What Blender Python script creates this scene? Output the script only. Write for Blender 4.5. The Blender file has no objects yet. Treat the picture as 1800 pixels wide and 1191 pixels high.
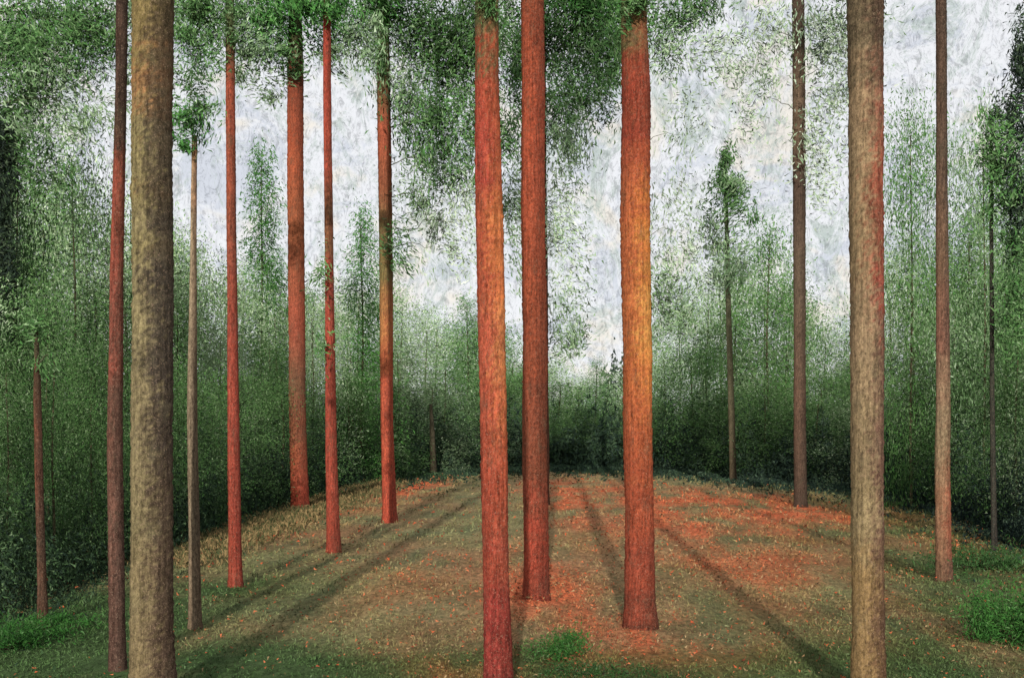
import bpy, math, random
import numpy as np
from mathutils import Vector
R = math.radians
rng = np.random.default_rng(7); random.seed(7)
scn = bpy.context.scene
COL = scn.collection
F = 1750.0; HY = 775.0; CH = 1.6
def at(px, py, D): return ((px-900)/F*D, D, CH+(HY-py)/F*D)
def lin(c):
    c = np.asarray(c, float)/255.0
    return np.where(c <= .04045, c/12.92, ((c+.055)/1.055)**2.4)

# ------------------------------------------------------------ node helpers
def newmat(name):
    m = bpy.data.materials.new(name); m.use_nodes = True
    nt = m.node_tree; nt.nodes.clear()
    return m, nt, nt.nodes, nt.links
def ramp(N, stops, interp='LINEAR'):
    r = N.new('ShaderNodeValToRGB'); r.color_ramp.interpolation = interp
    e = r.color_ramp.elements
    while len(e) < len(stops): e.new(.5)
    for i, (p, c) in enumerate(stops):
        e[i].position = p; e[i].color = (c, c, c, 1) if np.isscalar(c) else (*c, 1)
    return r
def mixc(N, L, a, b, fac, mode='MIX'):
    n = N.new('ShaderNodeMix'); n.data_type = 'RGBA'; n.blend_type = mode
    for k, v in ((0, fac), (6, a), (7, b)):
        if hasattr(v, 'is_linked'): L.new(v, n.inputs[k])
        elif k == 0: n.inputs[0].default_value = v
        else: n.inputs[k].default_value = (*v, 1)
    return n.outputs[2]
def noise(N, L, vec, scale, detail=6, rough=.6, dist=0.0):
    n = N.new('ShaderNodeTexNoise'); n.inputs['Scale'].default_value = scale
    n.inputs['Detail'].default_value = detail; n.inputs['Roughness'].default_value = rough
    n.inputs['Distortion'].default_value = dist
    if vec is not None: L.new(vec, n.inputs['Vector'])
    return n.outputs['Fac']
def mapping(N, L, vec, scale=(1,1,1), rot=(0,0,0)):
    n = N.new('ShaderNodeMapping'); n.inputs['Scale'].default_value = scale
    n.inputs['Rotation'].default_value = rot; L.new(vec, n.inputs['Vector'])
    return n.outputs['Vector']

def leaf_material(name, keep=.28):
    """leaf masses shade softly: each leaf's normal leans towards the open, lit side of the wood"""
    m, nt, N, L = newmat(name)
    out = N.new('ShaderNodeOutputMaterial')
    a = N.new('ShaderNodeAttribute'); a.attribute_name = 'Col'
    oi = N.new('ShaderNodeObjectInfo')
    c = mixc(N, L, a.outputs['Color'], oi.outputs['Color'], 1.0, 'MULTIPLY')
    g = N.new('ShaderNodeNewGeometry')
    s = N.new('ShaderNodeVectorMath'); s.operation = 'SCALE'; s.inputs['Scale'].default_value = keep; L.new(g.outputs['Normal'], s.inputs[0])
    ad = N.new('ShaderNodeVectorMath'); ad.operation = 'ADD'; ad.inputs[1].default_value = (0, -.42, .42); L.new(s.outputs[0], ad.inputs[0])
    nm = N.new('ShaderNodeVectorMath'); nm.operation = 'NORMALIZE'; L.new(ad.outputs[0], nm.inputs[0])
    d = N.new('ShaderNodeBsdfDiffuse'); L.new(c, d.inputs['Color']); L.new(nm.outputs[0], d.inputs['Normal'])
    L.new(d.outputs[0], out.inputs[0])
    return m
M_LEAF = leaf_material('foliage')

def bark_material():
    m, nt, N, L = newmat('pine_bark')
    out = N.new('ShaderNodeOutputMaterial'); b = N.new('ShaderNodeBsdfPrincipled')
    b.inputs['Roughness'].default_value = .95; b.inputs['Specular IOR Level'].default_value = .03
    tc = N.new('ShaderNodeTexCoord'); a = N.new('ShaderNodeAttribute'); a.attribute_name = 'Col'
    o = tc.outputs['Object']
    n1 = noise(N, L, mapping(N, L, o, (44, 44, 24)), 1.0, 6, .85, .3)    # rough plates
    n2 = noise(N, L, mapping(N, L, o, (50, 50, 3.5)), 1.0, 5, .75)       # long streaks
    n3 = noise(N, L, mapping(N, L, o, (110, 110, 100)), 1.0, 3, .8)      # flakes
    n4 = noise(N, L, mapping(N, L, o, (8, 8, 3.2)), 1.0, 5, .75)         # lichen
    r1 = ramp(N, [(.38, .5), (.5, 1.0), (.62, 1.45)]); L.new(n1, r1.inputs[0])
    r2 = ramp(N, [(.36, .55), (.5, 1.0), (.64, 1.35)]); L.new(n2, r2.inputs[0])
    c = mixc(N, L, a.outputs['Color'], r1.outputs[0], 1.0, 'MULTIPLY')
    c = mixc(N, L, c, r2.outputs[0], 1.0, 'MULTIPLY')
    r5 = ramp(N, [(.55, 0.0), (.67, .35)]); L.new(n4, r5.inputs[0])
    c = mixc(N, L, c, (.09, .085, .055), r5.outputs[0])
    r3 = ramp(N, [(.58, 0.0), (.64, .5)]); L.new(n3, r3.inputs[0])
    c = mixc(N, L, c, (.38, .26, .19), r3.outputs[0])
    r4 = ramp(N, [(.36, .7), (.42, 0.0)]); L.new(n3, r4.inputs[0])
    c = mixc(N, L, c, (.05, .032, .026), r4.outputs[0])
    L.new(c, b.inputs['Base Color'])
    bp = N.new('ShaderNodeBump'); bp.inputs['Strength'].default_value = .18; bp.inputs['Distance'].default_value = .01
    L.new(n1, bp.inputs['Height']); L.new(bp.outputs[0], b.inputs['Normal'])
    L.new(b.outputs[0], out.inputs[0])
    return m
M_BARK = bark_material()

# ------------------------------------------------------------ mesh helpers
def mesh_quads(name, V, Q, C, mat, smooth=False):
    me = bpy.data.meshes.new(name)
    V = np.asarray(V, np.float32); Q = np.asarray(Q, np.int32); k = Q.shape[1]
    me.vertices.add(len(V)); me.vertices.foreach_set('co', V.ravel())
    me.loops.add(Q.size); me.loops.foreach_set('vertex_index', Q.ravel())
    me.polygons.add(len(Q)); me.polygons.foreach_set('loop_start', np.arange(0, Q.size, k, dtype=np.int32))
    me.polygons.foreach_set('loop_total', np.full(len(Q), k, np.int32))
    if smooth: me.polygons.foreach_set('use_smooth', np.ones(len(Q), bool))
    me.update(calc_edges=True)
    if C is not None:
        at_ = me.color_attributes.new('Col', 'FLOAT_COLOR', 'POINT')
        cc = np.ones((len(V), 4), np.float32); cc[:, :3] = C
        at_.data.foreach_set('color', cc.ravel())
    me.materials.append(mat)
    return me
def link(name, me, parent=None, loc=None, color=None):
    o = bpy.data.objects.new(name, me); COL.objects.link(o)
    if parent: o.parent = parent
    if loc is not None: o.location = loc
    if color is not None: o.color = (*color, 1)
    return o
def tag(o, label=None, cat=None, group=None, kind=None):
    if label: o['label'] = label
    if cat: o['category'] = cat
    if group: o['group'] = group
    if kind: o['kind'] = kind
    return o
def strokes(P, ln, wd, C, zb=0.0, dirs=None):
    """small three-cornered leaf faces: P centres, ln/wd lengths, C colours, zb = bias to upright"""
    n = len(P)
    d = rng.normal(size=(n, 3)) if dirs is None else dirs + rng.normal(size=(n, 3))*.35
    d[:, 2] *= (1+zb)
    d /= np.linalg.norm(d, axis=1)[:, None]+1e-9
    e = rng.normal(size=(n, 3)); s = np.cross(d, e); s /= np.linalg.norm(s, axis=1)[:, None]+1e-9
    ln = np.broadcast_to(ln, (n,))[:, None]; wd = np.broadcast_to(wd, (n,))[:, None]
    V = np.empty((n, 3, 3))
    k = rng.uniform(-.35, .35, (n, 1))
    V[:, 0] = P - d*ln*.5; V[:, 1] = P + s*wd*.9 + d*ln*k
    V[:, 2] = P + d*ln*.5
    Q = np.arange(n*3).reshape(n, 3)
    return V.reshape(-1, 3), Q, np.repeat(C, 3, axis=0)
def join(parts):
    V, Q, C, k = [], [], [], 0
    for v, q, c in parts:
        V.append(v); Q.append(q+k); C.append(c); k += len(v)
    return np.vstack(V), np.vstack(Q), np.vstack(C)
PAL = dict(
 green=lin([(78,110,66),(66,98,58),(90,122,76),(60,86,54),(120,144,108),(70,112,60)]),
 dark=lin([(44,56,46),(38,48,44),(52,68,52),(62,80,58),(44,54,50),(84,100,78)]),
 pale=lin([(112,138,102),(102,128,92),(130,152,120),(88,114,80),(160,176,152),(96,124,86)]),
 bright=lin([(68,116,58),(60,104,54),(78,124,64),(56,92,50),(104,138,92),(70,112,56)]),
 sage=lin([(154,172,146),(168,182,160),(136,158,128),(116,140,108),(186,196,180),(144,164,136)]))
def pal(kind, n, amp=.10):
    p = PAL[kind]; i = rng.choice(len(p), n, p=[.26,.2,.2,.14,.08,.12])
    return p[i]*np.clip(1+rng.normal(size=(n,1))*amp, .35, 1.9)

def tube(pts, rad, sides=8, col=(.05,.035,.025)):
    pts = np.asarray(pts, float); n = len(pts)
    t = np.gradient(pts, axis=0); t /= np.linalg.norm(t, axis=1)[:, None]+1e-9
    ref = np.array([0,0,1.]) if abs(t[0,2]) < .9 else np.array([1.,0,0])
    u = np.cross(t, ref); u /= np.linalg.norm(u, axis=1)[:, None]; w = np.cross(t, u)
    a = np.arange(sides)/sides*2*math.pi
    rad = np.broadcast_to(rad, (n,))
    V = pts[:, None]+rad[:, None, None]*(u[:, None]*np.cos(a)[None, :, None]+w[:, None]*np.sin(a)[None, :, None])
    i = np.arange(n-1)[:, None]*sides; j = np.arange(sides)[None]; j2 = (j+1) % sides
    Q = np.stack([i+j, i+j2, i+sides+j2, i+sides+j], -1).reshape(-1, 4)
    V = V.reshape(-1, 3)
    return V, Q, np.tile(np.asarray(col, float), (len(V), 1))

def trunk_mesh(pts, stops, rough=.06, flare=.22, sides=30, dz=.025):
    pts = sorted(pts); z = np.arange(pts[0][0], pts[-1][0], dz)
    zz = [p[0] for p in pts]
    cx = np.interp(z, zz, [p[1] for p in pts]); cy = np.interp(z, zz, [p[2] for p in pts]); r = np.interp(z, zz, [p[3] for p in pts])
    n = len(z)
    def smooth(k, amp):
        s = rng.normal(size=n+8*k); ker = np.hanning(k*2+1); ker /= ker.sum()
        s = np.convolve(s, ker, 'same')[4*k:4*k+n]; return s/(s.std()+1e-9)*amp
    r0 = r.copy()
    cx = cx + smooth(40, .03)*r0; r = r*(1+smooth(8, .008)) + r0*flare*np.exp(-np.clip(z, 0, None)/.14)
    a = np.arange(sides)/sides*2*math.pi
    lob = 1+.02*np.sin(a*3+rng.uniform(0,6))+.02*np.sin(a*5+rng.uniform(0,6))
    rr = r[:, None]*lob[None]*(1+rng.normal(size=(n, sides))*rough*.5)
    V = np.stack([cx[:, None]+rr*np.cos(a), cy[:, None]+rr*np.sin(a), np.repeat(z[:, None], sides, 1)], -1)
    i = np.arange(n-1)[:, None]*sides; j = np.arange(sides)[None]; j2 = (j+1) % sides
    Q = np.stack([i+j, i+j2, i+sides+j2, i+sides+j], -1).reshape(-1, 4)
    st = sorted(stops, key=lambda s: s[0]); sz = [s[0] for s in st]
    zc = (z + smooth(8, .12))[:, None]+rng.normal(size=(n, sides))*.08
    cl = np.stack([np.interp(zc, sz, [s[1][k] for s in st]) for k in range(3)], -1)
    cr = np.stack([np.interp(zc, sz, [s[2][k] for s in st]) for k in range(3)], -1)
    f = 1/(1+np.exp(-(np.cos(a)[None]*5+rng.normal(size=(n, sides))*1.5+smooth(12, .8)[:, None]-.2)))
    C = cl*(1-f[..., None])+cr*f[..., None]  # side shade painted in: right half mostly darker, along with real bark hues
    return V.reshape(-1, 3), Q, C.reshape(-1, 3)

def clump(c, r, n, D, kind, zb=.3, sz=1.0, soft=.36, boost=1.4):
    if kind == 'dark': boost = 1.0
    n = int(n); k = max(4, n//90)
    tc = rng.normal(size=(k, 3)); tc /= np.linalg.norm(tc, axis=1)[:, None]; tc *= rng.uniform(0, 1, (k, 1))**.45
    w = rng.uniform(.3, 1.6, k); w /= w.sum(); idx = rng.choice(k, n, p=w)
    tb = rng.uniform(.85, 1.2, (k, 1))*boost; ts = rng.uniform(.4, 1.4, (k, 1))
    td = rng.normal(size=(k, 3))                                   # needles of one tuft share a lean
    p = tc[idx]+rng.normal(size=(n, 3))*soft*ts[idx]
    P = np.asarray(c)+p*np.asarray(r)
    s = D*sz
    return strokes(P, s*rng.uniform(.003, .0095, n), s*rng.uniform(.0009, .0023, n), pal(kind, n)*tb[idx], zb, td[idx]+rng.normal(size=(n, 3))*.5)

# ------------------------------------------------------------ pines
AL = 1.2
def bark(c, boost=1.0):
    v = lin(c); g = v.mean(); v = v*.93+g*.07
    if c[0] > 1.6*c[1]: v = v*np.array([1.03, 1.0, .86])
    return np.minimum(v/AL*boost, .5)
def pine(label, D, pts, stops, top, crown_z, clumps=(), kind='green', cat='pine tree', crown=True, name='pine_tree', group=None, rough=.05, stubs=(), boost=1.0):
    if crown and D < 12: crown_z = 13.5; top = 18     # bare tall stems, crowns high above
    bx = at(pts[-1][0], 0, D)[0]
    root = bpy.data.objects.new(name, None); COL.objects.link(root); root.location = (bx, D, 0)
    tag(root, label, cat, group)
    L_ = []
    for px, py, w in pts:
        x, y, z = at(px, py, D); L_.append((z, x-bx, 0, w/2/F*D))
    L_.sort(); z0 = L_[0]; zt = L_[-1]
    L_ = [(-.15, z0[1], 0, z0[3])]+[p for p in L_ if p[0] > 0]
    if top > zt[0]+.2:
        sl = (zt[1]-L_[-2][1])/max(zt[0]-L_[-2][0], .3)*.3
        L_.append((top, zt[1]+sl*(top-zt[0]), 0, max(zt[3]*.25, .012)))
    tp = L_[-1]
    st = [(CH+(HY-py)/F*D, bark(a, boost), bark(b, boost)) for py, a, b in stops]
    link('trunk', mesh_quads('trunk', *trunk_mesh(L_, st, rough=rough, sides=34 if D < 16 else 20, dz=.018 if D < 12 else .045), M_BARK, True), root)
    zs = [p[0] for p in L_]; xs = [p[1] for p in L_]; rs = [p[3] for p in L_]
    parts = []
    def limb(z, tip, r0=None):
        x0 = np.interp(z, zs, xs); r = r0 or max(np.interp(z, zs, rs)*.09, .005)
        t = np.linspace(0, 1, 7)[:, None]; a = np.array([x0, 0, z]); b = np.array(tip)
        p = a+(b-a)*t; p[:, 2] += np.sin(t[:, 0]*math.pi)*.12*np.linalg.norm(b-a)
        p[1:-1] += rng.normal(size=(5, 3))*.03*np.linalg.norm(b-a)
        link('limb', mesh_quads('limb', *tube(p, np.linspace(r, r*.3, 7), 7, lin((98, 108, 82))/AL), M_BARK, True), root)
    for px, py, dx, dyy in stubs:
        x, y, z = at(px, py, D); x2, _, z2 = at(px+dx, py+dyy, D); limb(z, (x2-bx, -.1, z2), .012)
    for cl in clumps:
        px, py, rx, ry, den = cl[:5]; kd = cl[5] if len(cl) > 5 else kind
        x, y, z = at(px, py, D); a = rx/F*D; b = ry/F*D
        dy = rng.uniform(-.5, .5)*a
        if abs(x-bx-np.interp(z, zs, xs)) < 30/F*D: dy = -.7*a-np.interp(z, zs, rs)
        n = den*math.pi*rx*ry*.324/1.15
        parts.append(clump((x-bx, dy, z), (a, a, b), n, D, kd))
        if max(rx, ry) > 34:
            limb(min(max(z-.25*b, .5), tp[0]-.3), (x-bx, dy, z), .012 if kd == 'sage' else None)
    if crown:
        m = 11
        for i in range(m):
            z = crown_z+(top-crown_z)*(i+.3)/m; az = i*2.4+rng.uniform(-.4, .4)
            l = (1.9-1.2*i/m)*rng.uniform(.8, 1.15)
            tip = (tp[1]+l*math.cos(az), l*math.sin(az), z+.35*l)
            limb(z, tip, .025); parts.append(clump(tip, (.85, .85, .42), 300, 11, kind, sz=1.9))
            parts.append(clump((tp[1]+l*.5*math.cos(az), l*.5*math.sin(az), z+.4), (.6, .6, .35), 130, 11, kind, sz=1.9))
        parts.append(clump((tp[1], 0, top), (.6, .6, .6), 300, 11, kind, sz=1.9))
    if parts: link('crown', mesh_quads('crown', *join(parts), M_LEAF), root)
    return root

DRED=(120,56,46); BRN=(96,66,52); GRN=(78,104,62); DBR=(70,52,46)
pine('short thin red-brown pine stem with a snapped top and one stub, leftmost in the clearing', 8.6,
     [(64,572,6),(66,700,13),(72,950,14),(76,1100,17)], [(560,(74,80,54),(66,70,50)),(640,(90,66,50),(74,58,46)),(800,(120,70,58),(84,56,46)),(1000,(84,66,52),(70,54,44)),(1100,(116,74,58),(90,64,48))], 2.0, 9,
     crown=False, stubs=[(68,650,28,-26)], clumps=[(66,580,22,30,.45),(84,640,26,26,.25)])
pine('slim pine with dark brown top and dull red lower bark, left of thick tan trunk', 6.9,
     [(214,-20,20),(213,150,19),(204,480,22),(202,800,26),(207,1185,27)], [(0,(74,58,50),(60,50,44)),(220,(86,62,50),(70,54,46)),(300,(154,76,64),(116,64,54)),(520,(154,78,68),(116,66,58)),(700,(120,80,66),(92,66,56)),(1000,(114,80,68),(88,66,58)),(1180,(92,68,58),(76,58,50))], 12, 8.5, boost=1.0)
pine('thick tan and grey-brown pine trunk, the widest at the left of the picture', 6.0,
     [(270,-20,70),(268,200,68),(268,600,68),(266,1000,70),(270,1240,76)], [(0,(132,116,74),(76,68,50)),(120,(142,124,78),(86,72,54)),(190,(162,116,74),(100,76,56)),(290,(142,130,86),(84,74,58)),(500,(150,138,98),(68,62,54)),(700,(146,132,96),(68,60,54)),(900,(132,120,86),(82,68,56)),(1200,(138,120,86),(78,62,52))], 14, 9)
pine('slender tan sapling pine with small green tuft on its tip, right of thick tan trunk', 8.5,
     [(342,235,9),(340,450,11),(338,700,17),(341,950,19),(343,1105,22)], [(240,(186,140,100),(150,106,80)),(400,(170,150,120),(124,104,84)),(650,(148,130,106),(104,90,74)),(900,(130,114,92),(92,80,66)),(1100,(130,110,88),(96,80,64))], 4.3, 9,
     clumps=[(340,225,34,34,.8,'bright'),(322,255,22,24,.6,'bright'),(356,195,30,30,.6,'green'),(342,155,34,50,.5,'green')], crown=False, boost=1.05)
pine('slim bright red pine between the tan sapling and the green-topped brown-red pine', 10.98,
     [(404,-20,15),(405,150,16),(408,500,17),(411,800,21),(414,1030,23)], [(0,GRN,GRN),(90,(110,88,58),(90,74,52)),(140,(176,86,64),(140,66,52)),(400,(152,80,62),(116,64,54)),(600,(170,76,64),(134,60,52)),(1000,(164,72,58),(134,56,48))], 13, 9,
     clumps=[(395,20,56,34,.8),(345,65,44,44,.6),(440,70,40,36,.5,'pale'),(405,110,24,40,.35)], boost=1.0)
pine('mid-distance brown-red pine at the left edge of the clearing, foliage over its top', 22.95,
     [(518,-20,20),(519,120,28),(521,450,29),(522,700,29),(528,897,31)], [(0,GRN,GRN),(100,(92,74,54),(84,64,50)),(130,(124,62,48),(102,54,44)),(260,(172,82,56),(138,68,52)),(420,(158,90,62),(130,76,54)),(560,(172,86,68),(142,70,56)),(680,(124,90,64),(104,72,54)),(800,(158,82,58),(126,64,50)),(890,(184,78,58),(150,62,50))], 19, 14,
     clumps=[(522,45,54,66,1.0,'bright'),(450,55,70,50,.8),(580,40,54,50,.8,'bright'),(500,110,40,36,.5),(610,100,46,40,.4,'pale'),(460,130,50,44,.5,'pale'),(380,30,60,40,.6)], boost=1.2)
pine('narrow crimson pine with a greenish patch halfway up, standing in the left row', 14.36,
     [(574,-20,13),(575,150,14),(579,480,15),(582,800,20),(587,972,24)], [(0,GRN,GRN),(35,(120,70,50),(110,64,50)),(60,(168,62,52),(130,52,44)),(260,(180,80,64),(134,62,52)),(430,(132,94,60),(106,76,52)),(480,(178,76,64),(134,60,52)),(950,(166,70,56),(126,56,46))], 17, 13,
     clumps=[(600,20,44,32,.8,'bright'),(548,14,40,28,.7,'bright'),(585,475,34,56,.12,'green'),(576,610,28,50,.1,'green'),(640,60,40,40,.4,'pale')], boost=1.05)
pine('slim pine with greenish top and red lower stem, right-hand end of the left row', 19.7,
     [(672,-20,20),(674,200,24),(678,450,24),(680,750,22),(685,917,25)], [(0,GRN,GRN),(150,(122,98,64),(96,78,52)),(230,(182,90,66),(152,76,58)),(370,(146,92,60),(120,74,54)),(440,(112,108,64),(96,86,58)),(580,(204,122,74),(162,92,62)),(660,(190,88,64),(150,70,56)),(900,(182,76,58),(144,60,50))], 19, 14,
     clumps=[(722,35,70,60,1.0),(785,110,76,72,1.0),(755,215,66,66,.85),(835,50,54,80,1.0),(690,10,50,46,1.0,'bright'),(800,280,56,60,.7),(640,30,50,50,.6,'pale'),(745,340,54,60,.4,'pale'),(700,440,36,44,.3),(706,140,36,70,.5,'pale'),(820,400,36,80,.35,'sage'),(760,430,40,50,.25,'sage'),(840,200,40,70,.7),(672,90,18,70,.4)], boost=1.2)
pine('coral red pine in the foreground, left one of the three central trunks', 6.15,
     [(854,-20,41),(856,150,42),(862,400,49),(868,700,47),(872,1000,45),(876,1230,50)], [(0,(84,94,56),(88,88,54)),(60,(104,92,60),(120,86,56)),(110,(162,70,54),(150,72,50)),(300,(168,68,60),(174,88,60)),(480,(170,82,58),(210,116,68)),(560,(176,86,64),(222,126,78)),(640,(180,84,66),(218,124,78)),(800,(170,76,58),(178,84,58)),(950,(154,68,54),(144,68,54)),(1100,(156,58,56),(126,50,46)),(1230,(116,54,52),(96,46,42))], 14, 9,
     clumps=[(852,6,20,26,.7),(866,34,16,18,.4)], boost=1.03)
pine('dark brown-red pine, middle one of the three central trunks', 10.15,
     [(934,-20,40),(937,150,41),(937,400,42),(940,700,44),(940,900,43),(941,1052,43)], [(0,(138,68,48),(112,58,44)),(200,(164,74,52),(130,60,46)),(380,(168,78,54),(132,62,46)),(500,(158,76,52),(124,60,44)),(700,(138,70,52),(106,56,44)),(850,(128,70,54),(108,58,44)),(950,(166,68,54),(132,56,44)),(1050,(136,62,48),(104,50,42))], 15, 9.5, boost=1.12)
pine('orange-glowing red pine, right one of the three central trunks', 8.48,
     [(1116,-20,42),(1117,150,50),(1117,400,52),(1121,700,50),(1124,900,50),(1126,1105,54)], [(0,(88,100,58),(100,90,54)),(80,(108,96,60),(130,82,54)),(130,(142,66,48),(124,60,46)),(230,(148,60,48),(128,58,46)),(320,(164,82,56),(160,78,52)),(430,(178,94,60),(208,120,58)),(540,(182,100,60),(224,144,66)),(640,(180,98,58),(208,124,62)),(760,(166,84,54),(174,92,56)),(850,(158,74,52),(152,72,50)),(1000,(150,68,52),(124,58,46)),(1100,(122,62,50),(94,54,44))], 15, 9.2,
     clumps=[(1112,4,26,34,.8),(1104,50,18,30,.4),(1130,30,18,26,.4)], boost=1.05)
pine('straight dark brown pine far back on the right side of the clearing', 24.1,
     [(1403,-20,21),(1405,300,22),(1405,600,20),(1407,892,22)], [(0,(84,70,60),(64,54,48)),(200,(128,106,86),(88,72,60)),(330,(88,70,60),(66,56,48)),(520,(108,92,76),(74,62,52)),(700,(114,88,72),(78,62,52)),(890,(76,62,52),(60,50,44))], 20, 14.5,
     clumps=[(1450,120,60,100,.4,'sage'),(1440,250,50,90,.3,'sage'),(1350,60,66,60,.3,'sage'),(1470,40,60,50,.4,'pale'),(1340,180,60,90,.15,'sage')], boost=1.15)
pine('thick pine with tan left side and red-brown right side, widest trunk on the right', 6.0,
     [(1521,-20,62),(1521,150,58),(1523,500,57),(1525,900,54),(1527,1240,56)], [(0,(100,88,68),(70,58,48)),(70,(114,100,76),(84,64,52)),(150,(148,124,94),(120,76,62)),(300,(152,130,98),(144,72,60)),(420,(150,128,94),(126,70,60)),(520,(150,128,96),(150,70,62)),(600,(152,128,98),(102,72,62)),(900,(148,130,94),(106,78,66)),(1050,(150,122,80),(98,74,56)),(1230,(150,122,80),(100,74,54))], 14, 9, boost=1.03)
pine('slim brown and tan pine with reddish foot, right of the thick tan and red-brown trunk', 11.43,
     [(1654,-20,18),(1655,200,18),(1657,600,22),(1657,850,25),(1660,1020,26)], [(0,(90,72,60),(66,56,48)),(300,(102,80,66),(70,58,50)),(480,(128,98,76),(90,72,60)),(600,(148,100,82),(102,74,62)),(750,(160,140,108),(116,96,72)),(900,(162,118,88),(144,80,64)),(1020,(122,92,70),(98,70,58))], 14, 9)
pine('very thin grey-green young pine with sparse needles, standing alone right of the centre', 40,
     [(1272,262,4),(1276,350,7),(1282,600,10),(1289,845,12)], [(270,(88,98,66),(74,84,58)),(450,(124,128,98),(92,96,68)),(840,(100,86,66),(76,66,52))], 13.4, 9,
     clumps=[(1272,285,20,26,.8),(1270,330,32,34,.7),(1280,380,40,40,.6),(1262,430,44,38,.5,'pale'),(1285,470,42,46,.5,'pale'),(1275,350,50,30,.3,'pale')], crown=False, boost=1.2)
pine('hair-thin dark grey young pine near the right edge of the clearing', 14.4,
     [(1741,190,3),(1742,330,6),(1744,700,8),(1748,972,10)], [(200,(70,76,64),(56,60,52)),(970,(62,62,56),(48,48,46))], 6.5, 9,
     clumps=[(1741,215,22,40,.5),(1742,290,32,42,.5),(1738,360,36,40,.4),(1750,430,34,40,.4)], crown=False)
pine('short faint brown dead stem at the far left end of the clearing', 45,
     [(757,710,5),(760,760,9),(762,835,12)], [(650,(84,84,62),(72,72,56)),(830,(76,70,54),(66,62,50))], 3.2, 9, crown=False, boost=1.1)
pine('tall pine hidden behind the dark middle central trunk, crown hanging over it', 25,
     [(950,-20,18),(952,400,20),(954,884,24)], [(0,DRED,BRN),(880,DRED,BRN)], 19, 14,
     clumps=[(985,55,64,70,1.1),(1045,80,66,66,.9),(1000,170,54,66,.8),(900,60,36,76,.9),(1015,5,80,46,1.1,'bright'),(980,270,44,76,.5,'pale'),(990,420,40,110,.35,'sage'),(900,210,30,80,.7),(1060,170,44,44,.5),(905,380,24,90,.5,'pale'),(1000,560,40,80,.4,'pale')])
pine('tall pine hidden behind the orange central trunk, crown spreading to its right', 30,
     [(1122,-20,16),(1124,400,20),(1126,868,24)], [(0,DRED,BRN),(860,DRED,BRN)], 22, 16,
     clumps=[(1085,40,54,56,1.0),(1180,20,66,40,.8),(1245,12,60,30,.4,'pale'),(1075,135,36,40,.5),(1170,80,50,50,.4,'pale'),(1240,110,70,56,.18,'sage'),(1195,400,50,110,.25,'sage'),(1175,540,46,70,.6,'pale'),(1200,240,50,60,.12,'sage')])
pine('pine rooted beyond the left edge, dark boughs reaching into the upper left corner', 16,
     [(-60,-20,40),(-60,400,44),(-64,950,48)], [(0,BRN,DBR),(900,BRN,DBR)], 17, 13,
     clumps=[(20,60,70,66,1.3),(110,30,90,54,1.0),(90,120,90,66,.7),(16,180,40,66,1.0),(180,60,60,66,.7),(130,200,84,66,.4,'pale'),(8,320,30,90,1.3,'dark'),(6,470,26,90,1.4,'dark'),(70,290,50,80,.5),(8,640,22,100,1.4,'dark'),(260,30,60,40,.5,'pale'),(330,20,60,36,.6),(230,150,44,80,.2,'pale'),(4,250,22,60,1.2,'dark')])
pine('pine rooted beyond the right edge, dark boughs reaching into the frame', 14,
     [(1850,-20,36),(1850,400,40),(1852,970,44)], [(0,BRN,DBR),(900,BRN,DBR)], 17, 13,
     clumps=[(1800,90,24,90,.9,'dark'),(1792,240,28,90,1.0,'dark'),(1794,380,26,80,1.0,'dark'),(1755,300,40,80,.6),(1790,520,34,80,.9)])

# ------------------------------------------------------------ background trees
def bushy_proto(seed, n=13500, pal_='green'):
    g = np.random.default_rng(seed); k = 60
    u = g.uniform(0.04, 1, k); env = np.sin(np.clip(u*.97+.03, 0, 1)**.8*math.pi)**.55*.24+.03
    az = g.uniform(0, 2*math.pi, k); rr = env*g.uniform(.1, 1.1, k)
    c = np.stack([rr*np.cos(az), rr*np.sin(az), u*.93], -1)
    cr = g.uniform(.03, .10, k); w = cr**1.6; w /= w.sum(); idx = g.choice(k, n, p=w)
    P = c[idx]+g.normal(size=(n, 3))*cr[idx][:, None]*np.array([.65, .65, .8])
    P[:, 2] = np.clip(P[:, 2], .01, 1.05)
    tb = g.uniform(.78, 1.25, k)[idx][:, None]*(0.74+.32*P[:, 2:3])  # shade low in the crown painted into the leaf colour, plus random tuft tone
    td = g.normal(size=(k, 3))*.8
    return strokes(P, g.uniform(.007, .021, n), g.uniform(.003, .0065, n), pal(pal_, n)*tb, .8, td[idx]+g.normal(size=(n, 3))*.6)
def spruce_proto(seed, n=10000, pal_='green', fat=.24):
    g = np.random.default_rng(seed); Ps = []; Ds = []; T = []
    lv = 20
    for i in range(lv):
        z = .06+.92*i/lv; L_ = fat*(1-z)**.75+.025; m = 8
        for j in range(m):
            az = g.uniform(0, 6.28); q = int(n/lv/m*(.5+1.2*(1-z))); t = g.uniform(.05, 1, q)**.7; l = L_*g.uniform(.5, 1.25)
            x = np.cos(az)*l*t; y = np.sin(az)*l*t; zz = z-.3*l*t+g.normal(size=q)*.022
            p = np.stack([x, y, zz], -1)+g.normal(size=(q, 3))*.018; Ps.append(p)
            Ds.append(np.tile([np.cos(az), np.sin(az), -.5], (q, 1))); T.append(np.full((q, 1), g.uniform(.8, 1.2)))
    P = np.vstack(Ps); D_ = np.vstack(Ds); T = np.vstack(T); q = len(P); P[:, 2] = np.clip(P[:, 2], .01, 1.1)
    return strokes(P, g.uniform(.007, .022, q), g.uniform(.003, .006, q), pal(pal_, q)*T*(.76+.3*P[:, 2:3]), 0, D_*.5)  # lower boughs coloured darker: painted shade
B = [mesh_quads('bushy_crown', *bushy_proto(s), M_LEAF) for s in (1, 2, 3, 4)]
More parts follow.
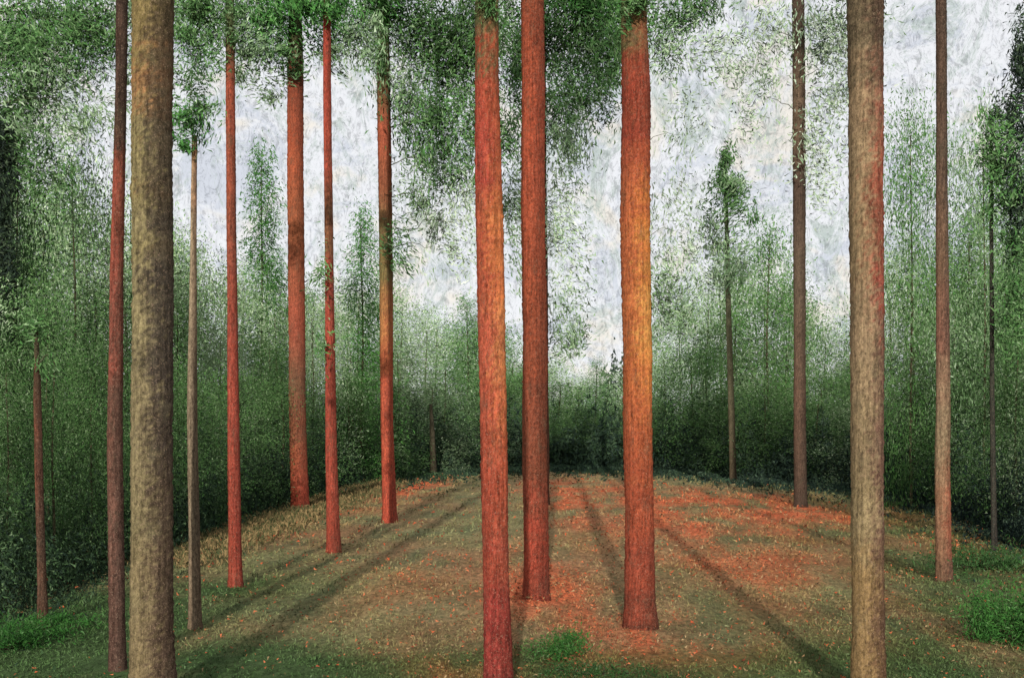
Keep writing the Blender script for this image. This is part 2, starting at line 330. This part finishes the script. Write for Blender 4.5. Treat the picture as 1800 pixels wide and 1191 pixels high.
BP = [mesh_quads('pale_crown', *bushy_proto(s, 10000, 'pale'), M_LEAF) for s in (5, 6, 7)]
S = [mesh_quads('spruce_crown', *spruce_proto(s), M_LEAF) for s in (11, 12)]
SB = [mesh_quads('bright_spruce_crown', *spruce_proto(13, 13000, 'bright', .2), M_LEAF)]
tz = np.linspace(-.02, .9, 12)
T0 = mesh_quads('thin_stem', *tube(np.stack([.004*np.sin(tz*9), .004*np.cos(tz*7), tz], -1), np.linspace(.007, .002, 12), 8, lin((84, 84, 62))/AL), M_BARK, True)
def bgtree(me, px, topy, D, wid, label, group=None, color=(1, 1, 1), cat='tree', name='background_tree'):
    x, y, z = at(px, topy, D)
    r = bpy.data.objects.new(name, None); COL.objects.link(r); r.location = (x, y, 0); r.rotation_euler.z = random.uniform(0, 6.28)
    tag(r, label, cat, group)
    r.scale = (z*wid, z*wid, z)
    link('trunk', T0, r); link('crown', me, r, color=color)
    return r
LIM = [(-400,6),(0,9.2),(100,10.4),(330,15.5),(520,25),(700,41),(850,55),(980,60),(1150,55),(1300,42),(1500,34),(1700,20),(1800,15.5),(2200,9)]
def dlim(px): return float(np.interp(px, [a[0] for a in LIM], [a[1] for a in LIM]))
SIL = [(-200,200),(0,220),(60,230),(140,270),(200,290),(300,350),(370,390),(430,400),(500,390),(560,400),(600,410),(640,390),(700,470),(760,500),(830,520),(900,570),(1000,620),(1060,640),(1100,650),(1160,600),(1210,510),(1250,440),(1300,400),(1380,400),(1430,540),(1490,600),(1560,380),(1600,290),(1680,340),(1740,300),(1800,220),(2000,200)]
def sil(px): return float(np.interp(px, [a[0] for a in SIL], [a[1] for a in SIL]))
def side(px): return 'left' if px < 760 else ('far' if px < 1200 else 'right')
LAB = {'left': ('leafy young tree in the crowded green wood along the left side of the clearing', 'young trees crowding the left side of the clearing'),
       'far': ('small hazy green tree in the dark wood closing the far end of the clearing', 'small trees at the far end of the clearing'),
       'right': ('leafy young tree in the crowded green wood along the right side of the clearing', 'young trees crowding the right side of the clearing')}
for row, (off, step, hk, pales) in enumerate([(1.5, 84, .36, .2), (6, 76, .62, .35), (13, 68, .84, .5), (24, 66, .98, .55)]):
    px = -160+row*17
    while px < 1960:
        p = px+random.uniform(-18, 18)
        D = dlim(p)*(1+.02*row)+off*random.uniform(.8, 1.3)
        ty = HY-(HY-sil(p))*hk*random.uniform(.78, 1.1)
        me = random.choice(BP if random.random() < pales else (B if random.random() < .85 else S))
        t = [.85, 1.2, 1.4, 1.5][row]*random.uniform(.85, 1.15)*(1.15 if side(p) == 'far' else 1)  # distance haze painted in: rows farther back get lighter crown colour
        l, g = LAB[side(p)]
        H = CH+(HY-ty)/F*D
        wid = min(2.1, max(.85, (150/F*D)/(H*.45)))*random.uniform(.9, 1.35)
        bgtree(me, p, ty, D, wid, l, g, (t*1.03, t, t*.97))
        px += step
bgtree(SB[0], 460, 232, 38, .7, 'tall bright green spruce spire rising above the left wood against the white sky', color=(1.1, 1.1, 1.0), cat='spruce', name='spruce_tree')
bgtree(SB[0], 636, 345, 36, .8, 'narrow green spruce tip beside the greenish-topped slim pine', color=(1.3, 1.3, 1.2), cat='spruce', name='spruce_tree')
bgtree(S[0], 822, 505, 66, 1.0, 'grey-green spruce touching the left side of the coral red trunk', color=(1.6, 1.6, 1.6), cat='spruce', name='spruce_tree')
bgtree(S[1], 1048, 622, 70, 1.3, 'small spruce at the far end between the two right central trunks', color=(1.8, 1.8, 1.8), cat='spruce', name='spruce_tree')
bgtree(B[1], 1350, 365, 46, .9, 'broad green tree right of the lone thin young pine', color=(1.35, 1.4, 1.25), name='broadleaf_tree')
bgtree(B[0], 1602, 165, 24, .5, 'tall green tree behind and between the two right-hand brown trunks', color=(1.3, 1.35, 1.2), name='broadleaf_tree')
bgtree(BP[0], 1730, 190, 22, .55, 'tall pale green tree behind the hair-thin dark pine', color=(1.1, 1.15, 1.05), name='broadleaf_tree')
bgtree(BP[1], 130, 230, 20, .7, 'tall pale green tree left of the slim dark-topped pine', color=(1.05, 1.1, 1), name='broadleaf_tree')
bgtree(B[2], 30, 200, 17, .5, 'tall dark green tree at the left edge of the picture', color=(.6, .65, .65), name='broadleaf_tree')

# ------------------------------------------------------------ undergrowth (uncountable)
def spread(n, offm, hfun, cols, lo, hi, pxr=(-300, 2100)):
    px = rng.uniform(*pxr, n); D0 = np.interp(px, [a[0] for a in LIM], [a[1] for a in LIM])
    o = rng.exponential(offm, n)-rng.exponential(.05, n)*D0
    D = D0+o
    h = hfun(px, D)*(.6+.4*np.sin(px*.05+np.sin(px*.017)*3)*np.sin(D*.9))*np.clip(.25+(o+.02*D0)/1.6, .05, 1)
    z = rng.uniform(0, 1, n)**1.15*h*rng.uniform(.7, 1.4, n)
    P = np.stack([(px-900)/F*D, D, z], -1)
    bl = np.clip(1.1-(px/1500), 0, 1)[:, None]
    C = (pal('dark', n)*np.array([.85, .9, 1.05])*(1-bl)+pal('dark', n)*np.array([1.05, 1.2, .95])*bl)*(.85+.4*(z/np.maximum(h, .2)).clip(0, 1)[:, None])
    return strokes(P, D*rng.uniform(lo, hi, n), D*rng.uniform(lo*.3, hi*.35, n), C, .6)
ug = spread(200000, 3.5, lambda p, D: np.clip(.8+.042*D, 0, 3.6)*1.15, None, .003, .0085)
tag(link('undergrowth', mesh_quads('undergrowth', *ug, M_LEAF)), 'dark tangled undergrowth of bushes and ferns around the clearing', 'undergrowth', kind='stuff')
n = 90000
px = rng.uniform(-500, 2300, n); D = rng.uniform(78, 100, n)
hh = 5.6+1.6*np.sin(px*.03)+1.2*np.sin(px*.083)+.6*np.sin(px*.31)
fw = strokes(np.stack([(px-900)/F*D, D, rng.uniform(0, 1, n)*hh*rng.uniform(.7, 1.25, n)], -1), rng.uniform(.25, .7, n), rng.uniform(.15, .32, n), pal('dark', n)*1.6, .8)
tag(link('distant_wood', mesh_quads('distant_wood', *fw, M_LEAF)), 'dark far wood seen as one mass behind the clearing', 'wood', kind='stuff')

# ------------------------------------------------------------ ground
def axis(lo, hi, fine_lo, fine_hi, step, grow=1.25):
    a = list(np.arange(fine_lo, fine_hi, step)); s = step; v = fine_hi
    while v < hi: a.append(v); s *= grow; v += s
    a.append(hi); s = step; v = fine_lo-step; b = []
    while v > lo: b.append(v); s *= grow; v -= s
    b.append(lo); return np.array(b[::-1]+a)
gx = axis(-600, 600, -9, 13, .10); gy = axis(-300, 900, 3, 60, .14)
X, Y = np.meshgrid(gx, gy)
def fbm(x, y, s, seed):
    g = np.random.default_rng(seed); v = 0
    for k in range(5):
        a = g.uniform(0, 6.28, 3); f = s*1.9**k
        v = v+np.sin((x*np.cos(a[0])+y*np.sin(a[0]))*f+a[1]+1.7*np.sin((x*np.sin(a[0])-y*np.cos(a[0]))*f*.7+a[2]))/1.5**k
    return v/2.6
Z = .03*fbm(X, Y, 1.4, 3)+.018*fbm(X, Y, 5, 4)
def litter(x, y):
    v = 0
    for cx, cy, sx, sy, w in [(1.5,32,1.0,14,1.1),(3.4,30,.9,14,.8),(5.8,25,2.2,8,1.2),(-3.6,38,1.1,12,1.7),(.4,9.9,.45,2.0,1.3),(1.2,8.2,.55,.9,1.3),(.1,13,.4,3,.9),(-.3,6.9,.35,.8,.6),(2.8,16,1.2,4,.7),(-1.2,12,1.0,2.5,.35),(3.1,11,.8,2,.35),(-.4,7.8,.5,.6,.5),(-4,17,.9,2,.4)]:
        v = v+w*np.exp(-((x-cx)/sx)**2-((y-cy)/sy)**2)
    return v*np.clip(.55+.8*fbm(x*1.3, y*.35, 2.2, 9), .08, 1.2)
def green(x, y):
    v = 0
    for cx, cy, sx, sy, w in [(5.9,12.5,2.3,5,1.0),(3.9,7.8,1.4,2.0,1.3),(-2.6,7.4,1.5,1.2,1.1),(.6,6.9,1.4,.7,1.3),(-3.9,8.8,1.4,3.0,1.4),(8.6,22,3,8,1.1),(2.4,6.9,1.5,.7,1.2),(-1.2,6.8,1.6,.7,1.1),(2.0,10,.4,2,.4),(-2.8,12,.8,3,.5)]:
        v = v+w*np.exp(-((x-cx)/sx)**2-((y-cy)/sy)**2)
    return v*np.clip(.75+.6*fbm(x, y*.5, 1.8, 19), .1, 1.4)
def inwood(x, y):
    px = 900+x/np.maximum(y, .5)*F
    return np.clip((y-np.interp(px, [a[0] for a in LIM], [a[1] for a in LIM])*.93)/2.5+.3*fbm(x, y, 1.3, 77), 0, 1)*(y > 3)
OLV = lin((136,130,92)); RST = lin((208,104,70)); GRS = lin((66,86,52)); BRO = lin((142,116,86)); DRK = lin((50,62,46)); GRY = lin((102,110,80))
def gcol(x, y):
    b = np.clip(.5+.8*fbm(x, y*.5, 1.3, 29), 0, 1)[..., None]
    c = OLV*b+BRO*(1-b)
    q = np.clip(.1+.9*fbm(x*1.2, y*.45, 3.1, 57), 0, .85)[..., None]; c = c*(1-q)+GRY*q
    g = np.clip(green(x, y), 0, 1)[..., None]; c = c*(1-g)+GRS*g
    l = np.clip(litter(x, y), 0, .9)[..., None]; c = c*(1-l)+RST*l
    c = c*np.clip(1+.25*fbm(x*1.2, y*.5, 4.5, 91), .6, 1.5)[..., None]
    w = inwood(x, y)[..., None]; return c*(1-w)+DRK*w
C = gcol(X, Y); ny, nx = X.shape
V = np.stack([X, Y, Z], -1).reshape(-1, 3)
i = np.arange(ny-1)[:, None]*nx; j = np.arange(nx-1)[None]
Q = np.stack([i+j, i+j+1, i+nx+j+1, i+nx+j], -1).reshape(-1, 4)
m, nt, N, L = newmat('forest_floor'); out = N.new('ShaderNodeOutputMaterial'); b = N.new('ShaderNodeBsdfPrincipled')
b.inputs['Roughness'].default_value = .95; b.inputs['Specular IOR Level'].default_value = .05
a = N.new('ShaderNodeAttribute'); a.attribute_name = 'Col'; tc = N.new('ShaderNodeTexCoord'); o = tc.outputs['Object']
n1 = noise(N, L, mapping(N, L, o, (1.5, .7, 1)), 11, 7, .85, .5); r1 = ramp(N, [(.38, .4), (.5, 1.0), (.62, 1.6)]); L.new(n1, r1.inputs[0])
c = mixc(N, L, a.outputs['Color'], r1.outputs[0], 1.0, 'MULTIPLY')
n3 = noise(N, L, mapping(N, L, o, (1.4, .7, 1)), 15, 5, .85); r3 = ramp(N, [(.52, 0.0), (.6, .6)]); L.new(n3, r3.inputs[0])
c = mixc(N, L, c, lin((76,92,62)), r3.outputs[0])
L.new(c, b.inputs['Base Color']); bp = N.new('ShaderNodeBump'); bp.inputs['Strength'].default_value = .5; bp.inputs['Distance'].default_value = .03
L.new(n1, bp.inputs['Height']); L.new(bp.outputs[0], b.inputs['Normal']); L.new(b.outputs[0], out.inputs[0])
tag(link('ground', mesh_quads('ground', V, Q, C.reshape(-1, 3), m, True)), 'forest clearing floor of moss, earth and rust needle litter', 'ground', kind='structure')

def floor_pts(n, y0=832, y1=1260, pxr=(-500, 2300)):
    py = rng.uniform(y0, y1, n); D = CH*F/(py-HY); px = rng.uniform(*pxr, n); x = (px-900)/F*D
    k = inwood(x, D) < .8
    return x[k], D[k]
x, y = floor_pts(200000); k = rng.random(len(x)) < np.clip(.4+.6*fbm(x, y*.5, 2.5, 41)+.5*green(x, y)-.4*litter(x, y), .06, 1); x = x[k]; y = y[k]; n = len(x)
c = gcol(x, y)*.75+pal('green', n)*.25; c *= rng.uniform(.5, 1.45, (n, 1))
l = y*rng.uniform(.002, .006, n)
gr = strokes(np.stack([x, y, l*.35], -1), l, l*.3, c, .8)
tag(link('grass', mesh_quads('grass', *gr, M_LEAF)), 'short mossy grass growing over the clearing floor', 'grass', kind='stuff')
x, y = floor_pts(120000); k = rng.random(len(x)) < np.clip(.10+litter(x, y)*.8-.06*green(x, y), 0, 1); x = x[k]; y = y[k]; n = len(x)
c = lin([(200,98,64),(164,82,60),(210,122,84),(150,120,86),(180,152,114),(110,76,58)])[rng.integers(0, 6, n)]*rng.uniform(.5, 1.0, (n, 1))
l = y*rng.uniform(.0015, .0048, n); d = np.stack([rng.normal(size=n), rng.normal(size=n), rng.normal(size=n)*.7], -1)*2
li = strokes(np.stack([x, y, np.full(n, .05)], -1), l, l*.45, c, 0, d)
tag(link('needle_litter', mesh_quads('needle_litter', *li, M_LEAF)), 'rust red fallen needles and leaves scattered over the clearing floor', 'litter', kind='stuff')
n = 14000; py = rng.uniform(850, 1000, n); D = CH*F/(py-HY); px = 900+(-4.7+rng.normal(size=n)*.45)/D*F; x = (px-900)/F*D
l = D*rng.uniform(.004, .010, n)
dg = strokes(np.stack([x, D, l*.4], -1), l, l*.22, lin([(160,136,96),(132,114,80),(110,104,70),(84,88,58)])[rng.integers(0, 4, n)]*.85, 1.2)
tag(link('dry_grass', mesh_quads('dry_grass', *dg, M_LEAF)), 'tall tan dry grass along the left edge of the clearing', 'dry grass', kind='stuff')

# shrubs
def shrub(label, px, py, rx, h, n, kind, color=(1,1,1), sz=.8, cat='shrub'):
    D = CH*F/(py-HY); x = (px-900)/F*D; r = rx/F*D; H = h/F*D
    root = bpy.data.objects.new('shrub', None); COL.objects.link(root); root.location = (x, D, 0); tag(root, label, cat)
    ps = []
    for k in range(9):
        a = rng.uniform(0, 6.28); q = rng.uniform(.2, 1.0)*r; zz = rng.uniform(.2, .9)*H*(1-.4*q/r)
        ps.append(clump((q*math.cos(a), q*math.sin(a), zz*.7), (r*.5, r*.5, H*.36), n/9, D, kind, .5, sz, soft=.6, boost=1.0))
        st = tube(np.array([[0,0,-.02],[q*.4*math.cos(a), q*.4*math.sin(a), zz*.4],[q*math.cos(a), q*math.sin(a), zz*.7]]), [.006,.005,.002], 6, (.06,.045,.03))
        link('stem', mesh_quads('stem', *st, M_BARK, True), root)
    link('foliage', mesh_quads('shrub_foliage', *join(ps), M_LEAF), root, color=color)
shrub('low green shrub at the foot of the coral red trunk, in the middle foreground', 985, 1150, 50, 44, 1900, 'bright', (.68,.72,.64))
shrub('large green bush at the right edge of the foreground', 1790, 1130, 64, 120, 8500, 'bright', (.8,.85,.75))
shrub('low dark green shrub in front of the orange central trunk', 1060, 1190, 100, 22, 1600, 'green', (.45,.5,.45))
shrub('tufty green shrub around the foot of the short snapped stem', 92, 1110, 60, 36, 1500, 'bright', (.6,.66,.58))
shrub('leafy green shrub in the lower left corner', 26, 1140, 64, 60, 2600, 'bright', (.52,.58,.52))
shrub('small green shrub behind the slim brown and tan pine, under the hair-thin pine', 1720, 1000, 90, 46, 2400, 'green', (.55,.6,.55))

# ------------------------------------------------------------ world, sun, camera
w = bpy.data.worlds.new('World'); scn.world = w; w.use_nodes = True
nt = w.node_tree; nt.nodes.clear(); N = nt.nodes; L = nt.links
SUN_EL, SUN_AZ = R(19), R(3.0)     # light travels along +Y and a little to +X
out = N.new('ShaderNodeOutputWorld'); sk = N.new('ShaderNodeTexSky'); sk.sky_type = 'NISHITA'; sk.sun_disc = False
sk.sun_elevation = SUN_EL; sk.sun_rotation = math.pi+SUN_AZ
b1 = N.new('ShaderNodeBackground'); b1.inputs[1].default_value = .1; L.new(sk.outputs[0], b1.inputs[0])
tc = N.new('ShaderNodeTexCoord'); g = tc.outputs['Generated']
nA = noise(N, L, mapping(N, L, g, (1, 1, 1.2)), 10, 6, .8, 1.2)
nB = noise(N, L, mapping(N, L, g, (1, 1, 1.2), (.3, .5, .2)), 9, 4, .75, .5)
nC = noise(N, L, mapping(N, L, g, (26, 26, 14), (.1, .6, .1)), 1.0, 7, .9, .8)
nD = noise(N, L, mapping(N, L, g, (110, 110, 60), (.2, -.7, .1)), 1.0, 4, .9, 1.5)
rA = ramp(N, [(.40, (.70, .73, .80)), (.50, (.90, .91, .94))]); L.new(nA, rA.inputs[0])
rB = ramp(N, [(.53, 0.0), (.62, .7)]); L.new(nB, rB.inputs[0])
c = mixc(N, L, rA.outputs[0], (.95, .87, .74), rB.outputs[0])
rC = ramp(N, [(.40, .75), (.49, 0.0)]); L.new(nC, rC.inputs[0])
c = mixc(N, L, c, (.50, .58, .52), rC.outputs[0])
rD = ramp(N, [(.40, .62), (.49, 1.0), (.6, 1.06)]); L.new(nD, rD.inputs[0])
c = mixc(N, L, c, rD.outputs[0], .85, 'MULTIPLY')
b2 = N.new('ShaderNodeBackground'); L.new(c, b2.inputs[0]); b2.inputs[1].default_value = 1.0
mx = N.new('ShaderNodeMixShader'); mx.inputs[0].default_value = .95
L.new(b1.outputs[0], mx.inputs[1]); L.new(b2.outputs[0], mx.inputs[2]); L.new(mx.outputs[0], out.inputs[0])
sd = bpy.data.lights.new('sun', 'SUN'); sd.energy = 3.2; sd.angle = R(.6); sd.color = (1, .94, .84)
so = bpy.data.objects.new('sun', sd); COL.objects.link(so)
dirv = Vector((math.sin(SUN_AZ)*math.cos(SUN_EL), math.cos(SUN_AZ)*math.cos(SUN_EL), -math.sin(SUN_EL)))
so.rotation_euler = dirv.to_track_quat('-Z', 'Y').to_euler(); so.location = (0, -20, 20)
cd = bpy.data.cameras.new('camera'); co = bpy.data.objects.new('camera', cd); COL.objects.link(co); scn.camera = co
co.location = (0, 0, CH); co.rotation_euler = (R(90), 0, 0)
cd.lens = 35; cd.sensor_width = 36; cd.shift_y = (HY-595.5)/1800; cd.clip_end = 3000
scn.view_settings.view_transform = 'Standard'; scn.view_settings.look = 'None'; scn.view_settings.exposure = 0
